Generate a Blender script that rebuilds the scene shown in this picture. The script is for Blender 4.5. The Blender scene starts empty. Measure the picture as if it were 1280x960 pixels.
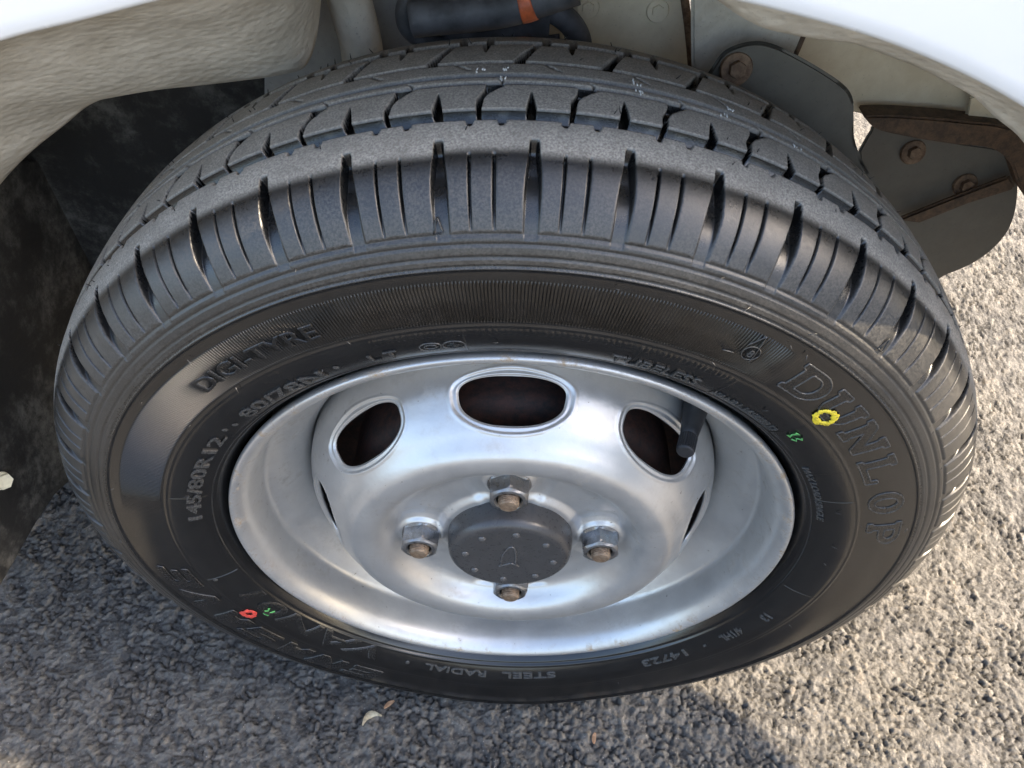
import bpy, bmesh, math, random
import numpy as np
from mathutils import Matrix, Vector, noise as mnoise

random.seed(7)
rng = np.random.default_rng(7)
scene = bpy.context.scene
C = scene.collection
H = 0.257                      # height of the axle above the ground

# ------------------------------------------------------------------ camera
CAM_R = np.array([[0.99958392, -0.01309389, -0.0257008],
                  [0.02791679, 0.6632905, 0.74784114],
                  [0.00725494, -0.74824746, 0.66338005]])   # columns: right, forward, up
CAM_C = np.array([0.00499, -0.299647, 0.418953])            # relative to the axle
FPX = 969.7                                                 # focal length in pixels of a 1280 wide frame
cam = bpy.data.cameras.new('camera')
cam.sensor_fit = 'HORIZONTAL'; cam.sensor_width = 36.0
cam.lens = FPX / 1280 * 36.0
cam.clip_start = 0.02; cam.clip_end = 500
cam.dof.use_dof = True
cam.dof.focus_distance = 0.43
cam.dof.aperture_fstop = 32.0
cam_o = bpy.data.objects.new('camera', cam); C.objects.link(cam_o)
r_, f_, u_ = CAM_R[:, 0], CAM_R[:, 1], CAM_R[:, 2]
cam_o.matrix_world = Matrix(((r_[0], u_[0], -f_[0], CAM_C[0]),
                             (r_[1], u_[1], -f_[1], CAM_C[1]),
                             (r_[2], u_[2], -f_[2], CAM_C[2] + H), (0, 0, 0, 1)))
scene.camera = cam_o

# ------------------------------------------------------------------ light
SUN_DIR = Vector((0.80, 0.004, 0.585)).normalized()         # towards the sun
world = bpy.data.worlds.new('World'); scene.world = world
world.use_nodes = True
wn = world.node_tree
bg = wn.nodes['Background']
sky = wn.nodes.new('ShaderNodeTexSky')
sky.sky_type = 'NISHITA'; sky.sun_disc = False
sky.sun_elevation = math.asin(SUN_DIR.z)
sky.sun_rotation = math.atan2(SUN_DIR.x, SUN_DIR.y)
sky.air_density = 1.0; sky.dust_density = 3.5; sky.ozone_density = 0.4
wn.links.new(sky.outputs[0], bg.inputs[0])
bg.inputs[1].default_value = 0.15
sun = bpy.data.lights.new('sun', 'SUN'); sun.energy = 3.3; sun.angle = math.radians(0.8)
sun.color = (1.0, 0.83, 0.61)
sun_o = bpy.data.objects.new('sun', sun); C.objects.link(sun_o)
sun_o.rotation_euler = SUN_DIR.to_track_quat('Z', 'Y').to_euler()
sun_o.location = SUN_DIR * 5
scene.view_settings.view_transform = 'Standard'
scene.view_settings.look = 'None'
scene.view_settings.gamma = 1.0
scene.view_settings.use_curve_mapping = False
scene.view_settings.exposure = 2.45


# ------------------------------------------------------------------ helpers
def at(px, py, y):
    """point seen at a pixel of the 1280x960 photograph, at depth plane y (axle coordinates)"""
    d = r_ * ((px - 640) / FPX) + f_ - u_ * ((py - 480) / FPX)
    return CAM_C + d * ((y - CAM_C[1]) / d[1])


def at_x(px, py, x):
    d = r_ * ((px - 640) / FPX) + f_ - u_ * ((py - 480) / FPX)
    return CAM_C + d * ((x - CAM_C[0]) / d[0])


def obj(name, me, mat=None, parent=None, loc=(0, 0, 0)):
    o = bpy.data.objects.new(name, me); C.objects.link(o)
    if mat is not None:
        me.materials.clear(); me.materials.append(mat)
    o.parent = parent; o.location = loc
    return o


def mesh(name, verts, faces, smooth=True):
    """faces: an (n,4) or (n,3) int array or a list of tuples"""
    me = bpy.data.meshes.new(name)
    verts = np.asarray(verts, dtype=np.float32)
    if isinstance(faces, np.ndarray):
        n, k = faces.shape
        me.vertices.add(len(verts)); me.vertices.foreach_set('co', verts.ravel())
        me.loops.add(n * k); me.loops.foreach_set('vertex_index', faces.astype(np.int32).ravel())
        me.polygons.add(n)
        me.polygons.foreach_set('loop_start', np.arange(0, n * k, k, dtype=np.int32))
        me.update(calc_edges=True)
    else:
        me.from_pydata([tuple(map(float, v)) for v in verts], [], faces); me.update()
    if smooth:
        me.polygons.foreach_set('use_smooth', np.ones(len(me.polygons), dtype=bool))
    return me


def grid_faces(nu, nv, wrap_u=False, flip=False):
    u = np.arange(nu if wrap_u else nu - 1); v = np.arange(nv - 1)
    U, V = np.meshgrid(u, v, indexing='ij')
    a = U * nv + V; b = ((U + 1) % nu) * nv + V
    f = np.stack([a, b, b + 1, a + 1], -1).reshape(-1, 4)
    return f[:, ::-1] if flip else f


def attr(me, name, vals):
    at_ = me.attributes.new(name, 'FLOAT', 'POINT')
    at_.data.foreach_set('value', np.asarray(vals, dtype=np.float32).ravel())


def catmull(pts, n=12):
    """smooth a polyline (k,d) with a centripetal-ish Catmull-Rom"""
    p = np.asarray(pts, float); out = []
    q = np.vstack([2 * p[0] - p[1], p, 2 * p[-1] - p[-2]])
    for i in range(1, len(q) - 2):
        a, b, c, d = q[i - 1], q[i], q[i + 1], q[i + 2]
        for t in np.linspace(0, 1, n, endpoint=False):
            out.append(.5 * ((2 * b) + (c - a) * t + (2 * a - 5 * b + 4 * c - d) * t * t + (3 * b - a - 3 * c + d) * t ** 3))
    out.append(p[-1])
    return np.array(out)


def tube_mesh(name, path, rad, ns=12, caps=True, ky=1.0):
    P = np.asarray(path, float); n = len(P)
    rad = np.broadcast_to(np.asarray(rad, float), (n,))
    T = np.gradient(P, axis=0); T /= np.linalg.norm(T, axis=1)[:, None] + 1e-12
    up = np.array([0, 0, 1.0])
    if abs(T[0] @ up) > .9: up = np.array([0, 1.0, 0])
    N = np.cross(T[0], up); N /= np.linalg.norm(N)
    V = []
    for i in range(n):
        N = N - T[i] * (N @ T[i]); N /= np.linalg.norm(N)
        B = np.cross(T[i], N)
        for k in range(ns):
            a = 2 * math.pi * k / ns
            V.append(P[i] + rad[i] * (math.cos(a) * N + ky * math.sin(a) * B))
    F = [(i * ns + k, i * ns + (k + 1) % ns, (i + 1) * ns + (k + 1) % ns, (i + 1) * ns + k) for i in range(n - 1) for k in range(ns)]
    if caps:
        F.append(tuple(range(ns))[::-1]); F.append(tuple((n - 1) * ns + k for k in range(ns)))
    return mesh(name, V, F)


def lathe_mesh(name, prof, ns=96, a0=0, a1=2 * math.pi, close=True):
    """prof: (w, r) outward depth and radius about the axle; outboard is -Y"""
    pr = np.asarray(prof, float); th = np.linspace(a0, a1, ns, endpoint=not close)
    T, I = np.meshgrid(th, np.arange(len(pr)), indexing='ij')
    w, r = pr[I, 0], pr[I, 1]
    V = np.stack([r * np.cos(T), -w, r * np.sin(T)], -1).reshape(-1, 3)
    return mesh(name, V, grid_faces(ns, len(pr), wrap_u=close))


def plate_mesh(name, pts, thick, normal, bevel=0.0015, jitter=0.0):
    """solid plate from a closed outline of 3D points"""
    bm = bmesh.new()
    vs = [bm.verts.new(tuple(p)) for p in pts]
    f = bm.faces.new(vs); bm.normal_update()
    if f.normal.dot(Vector(normal)) < 0: f.normal_flip()
    n = Vector(normal).normalized()
    ex = bmesh.ops.extrude_face_region(bm, geom=[f])
    bmesh.ops.translate(bm, verts=[v for v in ex['geom'] if isinstance(v, bmesh.types.BMVert)], vec=-n * thick)
    bmesh.ops.recalc_face_normals(bm, faces=bm.faces)
    if bevel:
        ed = [e for e in bm.edges if len(e.link_faces) == 2 and e.calc_face_angle(0) > .9]
        bmesh.ops.bevel(bm, geom=ed, offset=bevel, segments=2, affect='EDGES', clamp_overlap=True)
    me = bpy.data.meshes.new(name); bm.to_mesh(me); bm.free()
    return me


def join_meshes(name, parts):
    V, F, o = [], [], 0
    for me in parts:
        V += [tuple(v.co) for v in me.vertices]
        F += [tuple(i + o for i in p.vertices) for p in me.polygons]
        o += len(me.vertices)
        bpy.data.meshes.remove(me)
    return mesh(name, V, F)


# ------------------------------------------------------------------ materials
class NT:
    def __init__(s, name):
        s.m = bpy.data.materials.new(name); s.m.use_nodes = True
        s.t = s.m.node_tree; s.b = s.t.nodes['Principled BSDF']
        s.obj = s.n('ShaderNodeTexCoord').outputs['Object']

    def n(s, kind, **kw):
        nd = s.t.nodes.new(kind)
        for k, v in kw.items(): setattr(nd, k, v)
        return nd

    def put(s, sock, v):
        if isinstance(v, bpy.types.NodeSocket): s.t.links.new(v, sock)
        else: sock.default_value = v

    def noise(s, scale, detail=4, rough=.6, vec=None, dist=0):
        nd = s.n('ShaderNodeTexNoise'); s.put(nd.inputs['Vector'], vec or s.obj)
        nd.inputs['Scale'].default_value = scale; nd.inputs['Detail'].default_value = detail
        nd.inputs['Roughness'].default_value = rough; nd.inputs['Distortion'].default_value = dist
        return nd.outputs[0]

    def voro(s, scale, feature='F1', out=0, vec=None, rnd=1):
        nd = s.n('ShaderNodeTexVoronoi', feature=feature); s.put(nd.inputs['Vector'], vec or s.obj)
        nd.inputs['Scale'].default_value = scale; nd.inputs['Randomness'].default_value = rnd
        return nd.outputs[out]

    def ramp(s, fac, a, b, lo=0.0, hi=1.0):
        nd = s.n('ShaderNodeMapRange', interpolation_type='SMOOTHSTEP'); s.put(nd.inputs[0], fac)
        nd.inputs[1].default_value = a; nd.inputs[2].default_value = b
        nd.inputs[3].default_value = lo; nd.inputs[4].default_value = hi
        return nd.outputs[0]

    def mix(s, fac, a, b):
        nd = s.n('ShaderNodeMix', data_type='RGBA')
        s.put(nd.inputs[0], fac); s.put(nd.inputs[6], a if isinstance(a, bpy.types.NodeSocket) else (*a, 1)[:4]); s.put(nd.inputs[7], b if isinstance(b, bpy.types.NodeSocket) else (*b, 1)[:4])
        return nd.outputs[2]

    def math(s, op, a, b=0.0, c=0.0):
        nd = s.n('ShaderNodeMath', operation=op)
        s.put(nd.inputs[0], a); s.put(nd.inputs[1], b); s.put(nd.inputs[2], c)
        return nd.outputs[0]

    def bump(s, h, strength=.4, dist=.001, normal=None):
        nd = s.n('ShaderNodeBump'); s.put(nd.inputs['Height'], h)
        nd.inputs['Strength'].default_value = strength; nd.inputs['Distance'].default_value = dist
        if normal is not None: s.put(nd.inputs['Normal'], normal)
        return nd.outputs[0]

    def attrib(s, name):
        return s.n('ShaderNodeAttribute', attribute_name=name).outputs['Fac']

    def set(s, **kw):
        for k, v in kw.items():
            nm = {'color': 'Base Color', 'rough': 'Roughness', 'metal': 'Metallic', 'normal': 'Normal', 'spec': 'Specular IOR Level', 'coat': 'Coat Weight'}[k]
            if k == 'color' and not isinstance(v, bpy.types.NodeSocket): v = (*v, 1)[:4]
            s.put(s.b.inputs[nm], v)
        return s.m


def mat_plain(name, col, rough=.6, metal=0, var=.25, scale=60, bump=.2, bscale=400, spec=.5):
    t = NT(name)
    k = t.noise(scale, 5)
    c = t.mix(t.ramp(k, .3, .7), tuple(x * (1 - var) for x in col), tuple(min(1, x * (1 + var)) for x in col))
    return t.set(color=c, rough=t.ramp(t.noise(scale * 2.3), .3, .7, max(.05, rough - .08), min(1, rough + .08)), metal=metal,
                 normal=t.bump(t.noise(bscale, 3), bump, .0006), spec=spec)


def mat_rubber():
    t = NT('tyre_rubber')
    sep = t.n('ShaderNodeSeparateXYZ'); t.put(sep.inputs[0], t.obj)
    X, Y, Z = sep.outputs
    rad = t.math('SQRT', t.math('ADD', t.math('MULTIPLY', X, X), t.math('MULTIPLY', Z, Z)))
    ang = t.math('ARCTAN2', Z, X)
    wear = t.attrib('wear'); hatch = t.attrib('hatch'); rib = t.attrib('rib')
    fine = t.noise(1500, 3); mid = t.noise(120, 6, .7); big = t.noise(24, 4)
    blk = t.mix(t.ramp(mid, .3, .7), (.0045, .0045, .0047), (.0085, .0083, .0081))
    # grey-brown dust lies on the shoulder blocks and rings as speckles
    sp = t.math('MULTIPLY', t.ramp(t.noise(1000, 5, .75), .38, .64), t.ramp(big, .30, .60, .35, 1.0))
    dirt = t.math('MULTIPLY', rib, t.math('ADD', t.math('MULTIPLY', sp, .60), .14))
    c1 = t.mix(dirt, blk, (.080, .074, .065))
    # scuffed running surface
    scuff = t.mix(t.math('MULTIPLY', t.ramp(t.noise(1150, 4, .7), .33, .70), t.ramp(t.noise(70, 5, .7), .28, .62, .45, 1.0)), (.15, .137, .119), (.36, .333, .288))
    c2 = t.mix(wear, c1, scuff)
    pale_speck = t.math('MULTIPLY', wear, t.ramp(t.noise(1500, 2), .70, .76))  # sparse pale specks scattered over the scuffed surface
    c3 = t.mix(pale_speck, c2, (.35, .34, .32))
    # a dull film of dust on the smooth band
    film = t.math('MULTIPLY', hatch, t.ramp(t.noise(65, 6, .75), .42, .68, 0, .22))
    c4 = t.mix(film, c3, (.045, .043, .041))
    r1 = t.math('ADD', t.math('ADD', t.ramp(mid, .25, .75, .12, .21), t.ramp(rad, .2265, .2300, 0, .09)), t.math('ADD', t.math('MULTIPLY', rib, .03), t.math('MULTIPLY', dirt, .38)))
    rough = t.math('ADD', r1, t.math('MULTIPLY', wear, .40))
    rough = t.math('ADD', rough, t.math('MULTIPLY', film, .25))
    # fine radial serration of the smooth band
    wv = t.math('SINE', t.math('MULTIPLY', ang, 940.0))
    hh = t.math('MULTIPLY', t.math('MULTIPLY', wv, hatch), 1.0)
    n1 = t.bump(hh, 1.0, .0007)
    n2 = t.bump(t.math('ADD', fine, t.math('MULTIPLY', t.noise(300, 4, .6), .4)), .16, .0004, n1)
    return t.set(color=c4, rough=rough, normal=n2, spec=t.math('SUBTRACT', .62, t.math('MULTIPLY', wear, .3)))


def mat_silver():
    t = NT('silver_wheel_paint')
    k = t.noise(45, 6, .7); d = t.noise(16, 3)
    c = t.mix(t.ramp(k, .25, .75), (.47, .463, .45), (.54, .532, .515))
    stain = t.math('MULTIPLY', t.ramp(t.noise(95, 6, .75), .50, .70), t.ramp(d, .40, .62))
    c = t.mix(t.math('MULTIPLY', stain, .5), c, (.38, .34, .29))
    speck = t.ramp(t.noise(380, 2, .5), .735, .77)
    c = t.mix(t.math('MULTIPLY', speck, .7), c, (.12, .10, .08))
    rust = t.math('MULTIPLY', t.attrib('edge'), t.ramp(t.noise(70, 6, .8), .52, .66))
    c = t.mix(rust, c, (.30, .22, .14))
    scr = t.ramp(t.noise(240, 4, .8), .3, .75)
    rough = t.math('ADD', t.ramp(k, .2, .8, .31, .41), t.math('MULTIPLY', stain, .25))
    peel = t.bump(t.noise(150, 3), .12, .0012, t.bump(scr, .06, .0004))
    return t.set(color=c, rough=rough, metal=t.math('SUBTRACT', .70, t.math('MULTIPLY', rust, .7)), normal=peel)


def mat_asphalt():
    t = NT('asphalt')
    st = t.attrib('stone'); cr = t.attrib('crevice')
    k = t.noise(260, 5, .7)
    c = t.mix(t.ramp(st, .15, .85), (.060, .058, .056), (.165, .156, .143))
    c = t.mix(t.math('MULTIPLY', t.ramp(st, .80, .88), .5), c, (.19, .155, .115))
    c = t.mix(t.math('MULTIPLY', t.ramp(st, .16, .10), .5), c, (.045, .047, .052))
    c = t.mix(t.ramp(k, .40, .80), c, (.115, .109, .101))
    c = t.mix(t.math('MULTIPLY', t.ramp(t.noise(9, 3), .4, .7), .35), c, (.175, .16, .135))
    c = t.mix(t.ramp(t.noise(700, 2), .68, .75), c, (.42, .40, .37))
    c = t.mix(t.math('MULTIPLY', cr, .75), c, (.03, .029, .028))
    n = t.bump(t.math('ADD', t.noise(620, 5, .8), t.math('MULTIPLY', t.voro(330), -.8)), .9, .0022)
    return t.set(color=c, rough=.78, normal=n, spec=.35)


def mat_asphalt_far():
    t = NT('asphalt_far')
    v = t.voro(150); k = t.noise(260, 5, .7)
    c = t.mix(t.ramp(k, .3, .7), (.065, .062, .059), (.135, .128, .117))
    c = t.mix(t.ramp(v, .45, .8, 0, .6), c, (.04, .039, .037))
    c = t.mix(t.math('MULTIPLY', t.ramp(t.noise(9, 3), .4, .7), .35), c, (.20, .185, .16))
    return t.set(color=c, rough=.8, normal=t.bump(t.math('SUBTRACT', k, v), .6, .004), spec=.35)


def mat_undercoat(name, a, b, stain=(.16, .11, .06), bs=230, strength=.7, mott=.5):
    t = NT(name)
    k = t.noise(34, 6, .7); k2 = t.noise(11, 4, .6)
    c = t.mix(t.ramp(k, .3, .7), a, b)
    c = t.mix(t.math('MULTIPLY', t.ramp(k2, .5, .72), mott), c, stain)
    c = t.mix(t.math('MULTIPLY', t.ramp(t.noise(700, 3), .62, .72), .4), c, tuple(x * .4 for x in a))
    h = t.math('ADD', t.voro(bs, 'SMOOTH_F1'), t.math('MULTIPLY', t.noise(bs * 2.2, 2), .2))
    return t.set(color=c, rough=t.ramp(k, .3, .7, .5, .75), normal=t.bump(h, strength, .002))


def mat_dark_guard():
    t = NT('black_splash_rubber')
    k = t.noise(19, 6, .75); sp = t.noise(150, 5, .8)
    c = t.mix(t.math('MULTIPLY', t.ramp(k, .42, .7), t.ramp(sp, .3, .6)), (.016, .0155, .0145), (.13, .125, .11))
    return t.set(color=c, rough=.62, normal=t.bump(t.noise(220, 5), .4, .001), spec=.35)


def mat_rust(name, a=(.10, .055, .03), b=(.23, .15, .09), rough=.7, metal=.2):
    t = NT(name)
    c = t.mix(t.ramp(t.noise(180, 6, .8), .35, .65), a, b)
    return t.set(color=c, rough=rough, metal=metal, normal=t.bump(t.noise(600, 4), .4, .0006))


M = dict(
    rubber=mat_rubber(), silver=mat_silver(), asphalt=mat_asphalt(), asphalt_far=mat_asphalt_far(),
    letter=mat_plain('tyre_lettering', (.010, .0098, .0096), .24, var=.2, scale=300, bump=.15),
    small_letter=mat_plain('tyre_small_lettering', (.045, .044, .042), .24, var=.25, scale=300, bump=.1),  # paler than the rubber: sky reflection on raised edges put into the colour
    white=mat_plain('white_car_paint', (.68, .675, .66), .22, var=.012, scale=9, bump=.012, bscale=700),
    under=mat_undercoat('stone_chip_undercoat', (.42, .38, .31), (.56, .515, .43), stain=(.29, .235, .155), bs=250, strength=.42),
    tan=mat_undercoat('dusty_cream_panel', (.64, .55, .385), (.76, .68, .51), stain=(.42, .30, .165), bs=60, strength=.12, mott=.55),
    grey_panel=mat_undercoat('grey_inner_panel', (.30, .29, .265), (.40, .385, .35), stain=(.2, .17, .13), bs=120, strength=.3),
    flap=mat_undercoat('dusty_grey_rubber', (.088, .080, .064), (.13, .119, .096), stain=(.07, .058, .040), bs=90, strength=.15),
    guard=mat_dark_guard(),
    rust=mat_rust('rusty_steel'), arm=mat_rust('dark_rusty_arm', (.035, .02, .012), (.11, .065, .035), .65, .1),
    stud=mat_rust('rusty_stud', (.12, .075, .045), (.26, .19, .13), .6, .35),
    cap=mat_plain('centre_cap_plastic', (.046, .044, .043), .33, var=.12, scale=200, bump=.05, bscale=900),
    cap_mark=mat_plain('cap_moulded_marks', (.075, .072, .070), .24, var=.1, scale=200, bump=.05),
    hose=mat_plain('black_rubber_hose', (.075, .076, .082), .6, var=.4, scale=70, bump=.2),
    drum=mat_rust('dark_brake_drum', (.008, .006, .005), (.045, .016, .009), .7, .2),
    valve=mat_plain('valve_rubber', (.016, .016, .018), .5, var=.3, scale=90, bump=.15),
    tape=mat_plain('orange_tape', (.55, .12, .04), .5, var=.3, scale=150),
    chalk=mat_plain('white_chalk_mark', (.6, .6, .58), .8, var=.2, scale=900),
    clip=mat_plain('cream_plastic_clip', (.72, .66, .48), .5),
    leaf=mat_plain('dry_leaf', (.42, .36, .24), .7, var=.3, scale=300),
    brownleaf=mat_plain('brown_leaf_bit', (.34, .20, .11), .7, var=.3, scale=300),
    sign=mat_plain('black_mirror_plastic', (.03, .03, .032), .5),
)


def mat_mark(name, col):
    t = NT(name)
    gap = t.ramp(t.noise(900, 4, .75), .52, .62)
    c = t.mix(t.ramp(t.noise(300, 3), .3, .7), tuple(x * .75 for x in col), col)
    return t.set(color=t.mix(t.math('MULTIPLY', gap, .75), c, (.02, .02, .02)), rough=.6, normal=t.bump(t.noise(700, 4), .4, .0006))


M.update(yellow=mat_mark('yellow_paint_mark', (.78, .60, .03)), green=mat_mark('green_paint_mark', (.11, .42, .11)), red=mat_mark('red_paint_mark', (.70, .06, .04)))


def mat_chrome():
    t = NT('worn_chrome')
    k = t.noise(140, 6, .8)
    tarn = t.ramp(k, .42, .64)
    c = t.mix(t.math('MULTIPLY', tarn, .55), (.27, .274, .28), (.11, .085, .062))
    return t.set(color=c, rough=t.ramp(k, .3, .7, .22, .5), metal=t.math('SUBTRACT', 1.0, t.math('MULTIPLY', tarn, .4)), normal=t.bump(t.noise(500, 4), .12, .0005))


M['chrome'] = mat_chrome()


# ------------------------------------------------------------------ ground
def asphalt_patch():
    x0, x1, y0, y1 = -.62, .84, -.22, .68
    ys = np.concatenate([np.arange(y0, .08, .0014), np.arange(.08, .26, .0022), np.arange(.26, y1, .0036), [y1]])
    xs = np.linspace(x0, x1, 920)
    nx, ny = len(xs), len(ys)
    X, Y = np.meshgrid(xs, ys, indexing='ij')

    def cells(s, seed, wx=0, wy=0):
        g = np.random.default_rng(seed)
        cx, cy = int((x1 - x0) / s) + 5, int((y1 - y0) / s) + 5
        jx, jy = g.random((cx, cy)) * .9, g.random((cx, cy)) * .9
        val = g.random((cx, cy)); tx = g.normal(0, 1, (cx, cy)); ty = g.normal(0, 1, (cx, cy))
        u, v = np.clip((X + wx - x0) / s + 2, 1, cx - 2.01), np.clip((Y + wy - y0) / s + 2, 1, cy - 2.01)
        iu, iv = u.astype(int), v.astype(int)
        F1 = np.full(X.shape, 9.); F2 = np.full(X.shape, 9.); B = np.zeros(X.shape); TL = np.zeros(X.shape)
        for a in (-1, 0, 1):
            for b in (-1, 0, 1):
                ci, cj = np.clip(iu + a, 0, cx - 1), np.clip(iv + b, 0, cy - 1)
                dx, dy = u - (ci + jx[ci, cj]), v - (cj + jy[ci, cj])
                d = np.hypot(dx, dy)
                near = d < F1
                F2 = np.where(near, F1, np.minimum(F2, d))
                B = np.where(near, val[ci, cj], B)
                TL = np.where(near, tx[ci, cj] * dx + ty[ci, cj] * dy, TL)
                F1 = np.where(near, d, F1)
        return F1, F2 - F1, B, TL

    def vnoise(s, seed):
        g = np.random.default_rng(seed)
        cx, cy = int((x1 - x0) / s) + 3, int((y1 - y0) / s) + 3
        t = g.random((cx, cy)); u, v = (X - x0) / s, (Y - y0) / s
        iu, iv = u.astype(int), v.astype(int); fu, fv = u - iu, v - iv
        fu, fv = fu * fu * (3 - 2 * fu), fv * fv * (3 - 2 * fv)
        return (t[iu, iv] * (1 - fu) + t[iu + 1, iv] * fu) * (1 - fv) + (t[iu, iv + 1] * (1 - fu) + t[iu + 1, iv + 1] * fu) * fv

    wx = (vnoise(.009, 31) - .5) * .0032 + (vnoise(.0042, 32) - .5) * .0018
    wy = (vnoise(.009, 33) - .5) * .0032 + (vnoise(.0042, 34) - .5) * .0018
    F1, E, B, TL = cells(.0076, 3, wx, wy)
    f1, e, b, tl = cells(.0042, 5, wx, wy)
    fillm = vnoise(.022, 9) * .6 + vnoise(.009, 10) * .4          # where the binder fills the joints
    joint = 1 - np.clip(E / .27, 0, 1)
    joint = joint * joint * np.clip((fillm - .33) * 3.2, .10, 1)
    j2 = (1 - np.clip(e / .35, 0, 1)) ** 2
    h = B * .0013 + TL * .0006 - joint * .0036 - j2 * .0016 * np.clip(vnoise(.015, 12) * 2 - .4, 0, 1) + b * .0011 + tl * .0006 + (vnoise(.0030, 14) - .5) * .0016 + (vnoise(.0048, 41) - .5) * .0016
    pit = np.clip(vnoise(.0085, 21) - .78, 0, 1) * 5 * np.clip(joint * 4, 0, 1)
    h = h - pit * .0 + (vnoise(.09, 15) - .5) * .004
    h = h - h.max() * .75
    edge = np.minimum(np.minimum(X - x0, x1 - X), np.minimum(Y - y0, y1 - Y))
    h *= np.clip(edge / .02, 0, 1)
    me = mesh('asphalt', np.stack([X, Y, h], -1).reshape(-1, 3), grid_faces(nx, ny))
    attr(me, 'stone', B * .6 + b * .4)
    attr(me, 'crevice', np.clip(joint * 1.2 + .35 * j2 * np.clip(vnoise(.015, 12) * 2 - .4, 0, 1), 0, 1))
    o = obj('asphalt', me, M['asphalt']); o['kind'] = 'structure'
    R = 60.0
    V = [(x0, y0, 0), (x1, y0, 0), (x1, y1, 0), (x0, y1, 0), (-R, -R, 0), (R, -R, 0), (R, R, 0), (-R, R, 0)]
    g = obj('ground', mesh('ground', V, [(4, 5, 1, 0), (5, 6, 2, 1), (6, 7, 3, 2), (7, 4, 0, 3)], False), M['asphalt_far'])
    g['kind'] = 'structure'


asphalt_patch()

# ------------------------------------------------------------------ the van
van = bpy.data.objects.new('van', None); C.objects.link(van)
van['label'] = 'white van with dusty wheel arch around a silver steel wheel'
van['category'] = 'van'
wheel = bpy.data.objects.new('wheel', None); C.objects.link(wheel)
wheel.parent = van; wheel.location = (0, 0, H)


def part(name, me, mat, parent=None):
    """a part of the van given in axle coordinates, or a piece of the wheel"""
    return obj(name, me, mat, parent or van, (0, 0, 0) if parent is not None else (0, 0, H))


# ---- body shell -------------------------------------------------------
_LIP = catmull([(-30, .348), (-5, .345), (30, .3405), (45, .338), (60, .335), (70, .3323), (78, .3305), (90, .3315), (100, .3345), (111, .3395), (118.5, .3475), (130, .3560), (160, .372), (190, .378)], 12)


def lip_point(th, dr=0.0, dy=0.0):
    """edge of the wheel opening at angle th"""
    c = math.cos(th)
    g = min(1, max(0, (math.degrees(th) - 39) / 14)); g = g * g * (3 - 2 * g)
    y = -.0500 - .0160 * g
    r = float(np.interp(math.degrees(th), _LIP[:, 0], _LIP[:, 1])) + dr + .0009 * g
    return np.array([r * c, y + dy, r * math.sin(th)])


def fender():
    ths = np.radians(np.linspace(-3, 184, 180))
    rows = []
    for th in ths:
        c, s = math.cos(th), math.sin(th)
        row = [lip_point(th, .004, .006), lip_point(th, .0012, .0035), lip_point(th, 0, .001), lip_point(th, .0003, -.0008), lip_point(th, .0018, -.0019)]
        for d in (.006, .015, .03, .055, .09, .14, .22, .32, .45):
            p = lip_point(th, d, -.0021)
            p[0] = min(p[0], .56); p[2] = max(p[2], -.06)
            row.append(p)
        rows.append(row)
    V = np.array(rows); n, k = V.shape[:2]
    return mesh('fender', V.reshape(-1, 3), grid_faces(n, k))


part('fender', fender(), M['white'])


def body():
    bm = bmesh.new()

    def box(x0, x1, y0, y1, z0, z1):
        r = bmesh.ops.create_cube(bm, size=1.0)
        bmesh.ops.scale(bm, vec=(x1 - x0, y1 - y0, z1 - z0), verts=r['verts'])
        bmesh.ops.translate(bm, vec=((x0 + x1) / 2, (y0 + y1) / 2, (z0 + z1) / 2), verts=r['verts'])
    box(-2.2, .56, -.050, -.044, .62, 1.05)       # upper side
    box(-2.2, -.62, -.088, -.078, .02, 1.05)    # side behind the wheel
    box(-2.2, .56, 1.28, 1.30, -.03, 1.05)       # far side
    box(-2.2, .56, -.045, 1.27, 1.06, 1.08)      # roof
    box(.54, .565, -.046, 1.27, .07, 1.05)       # end panel
    box(-2.2, -2.17, -.03, 1.27, -.04, 1.05)
    box(-2.16, -.55, .0, 1.27, -.0, .02)      # floor
    box(.40, .53, -.05, 1.27, .075, .095)
    box(-.39, .36, .26, 1.27, .30, .32)
    bmesh.ops.bevel(bm, geom=bm.edges[:], offset=.003, segments=1, affect='EDGES')
    me = bpy.data.meshes.new('body'); bm.to_mesh(me); bm.free()
    return me


part('body', body(), M['white'])


def arch_roof():
    """inner skin of the wheel housing"""
    ths = np.radians(np.linspace(50, 178, 90)); V = []
    for th in ths:
        for y, r in ((-.040, .356), (-.034, .357), (-.02, .358), (.05, .362), (.26, .362), (.27, .366), (-.02, .370), (-.034, .366), (-.040, .362)):
            V.append((r * math.cos(th), y, r * math.sin(th)))
    return mesh('wheel_housing', V, grid_faces(90, 9))


part('wheel_housing', arch_roof(), M['grey_panel'])


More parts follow.
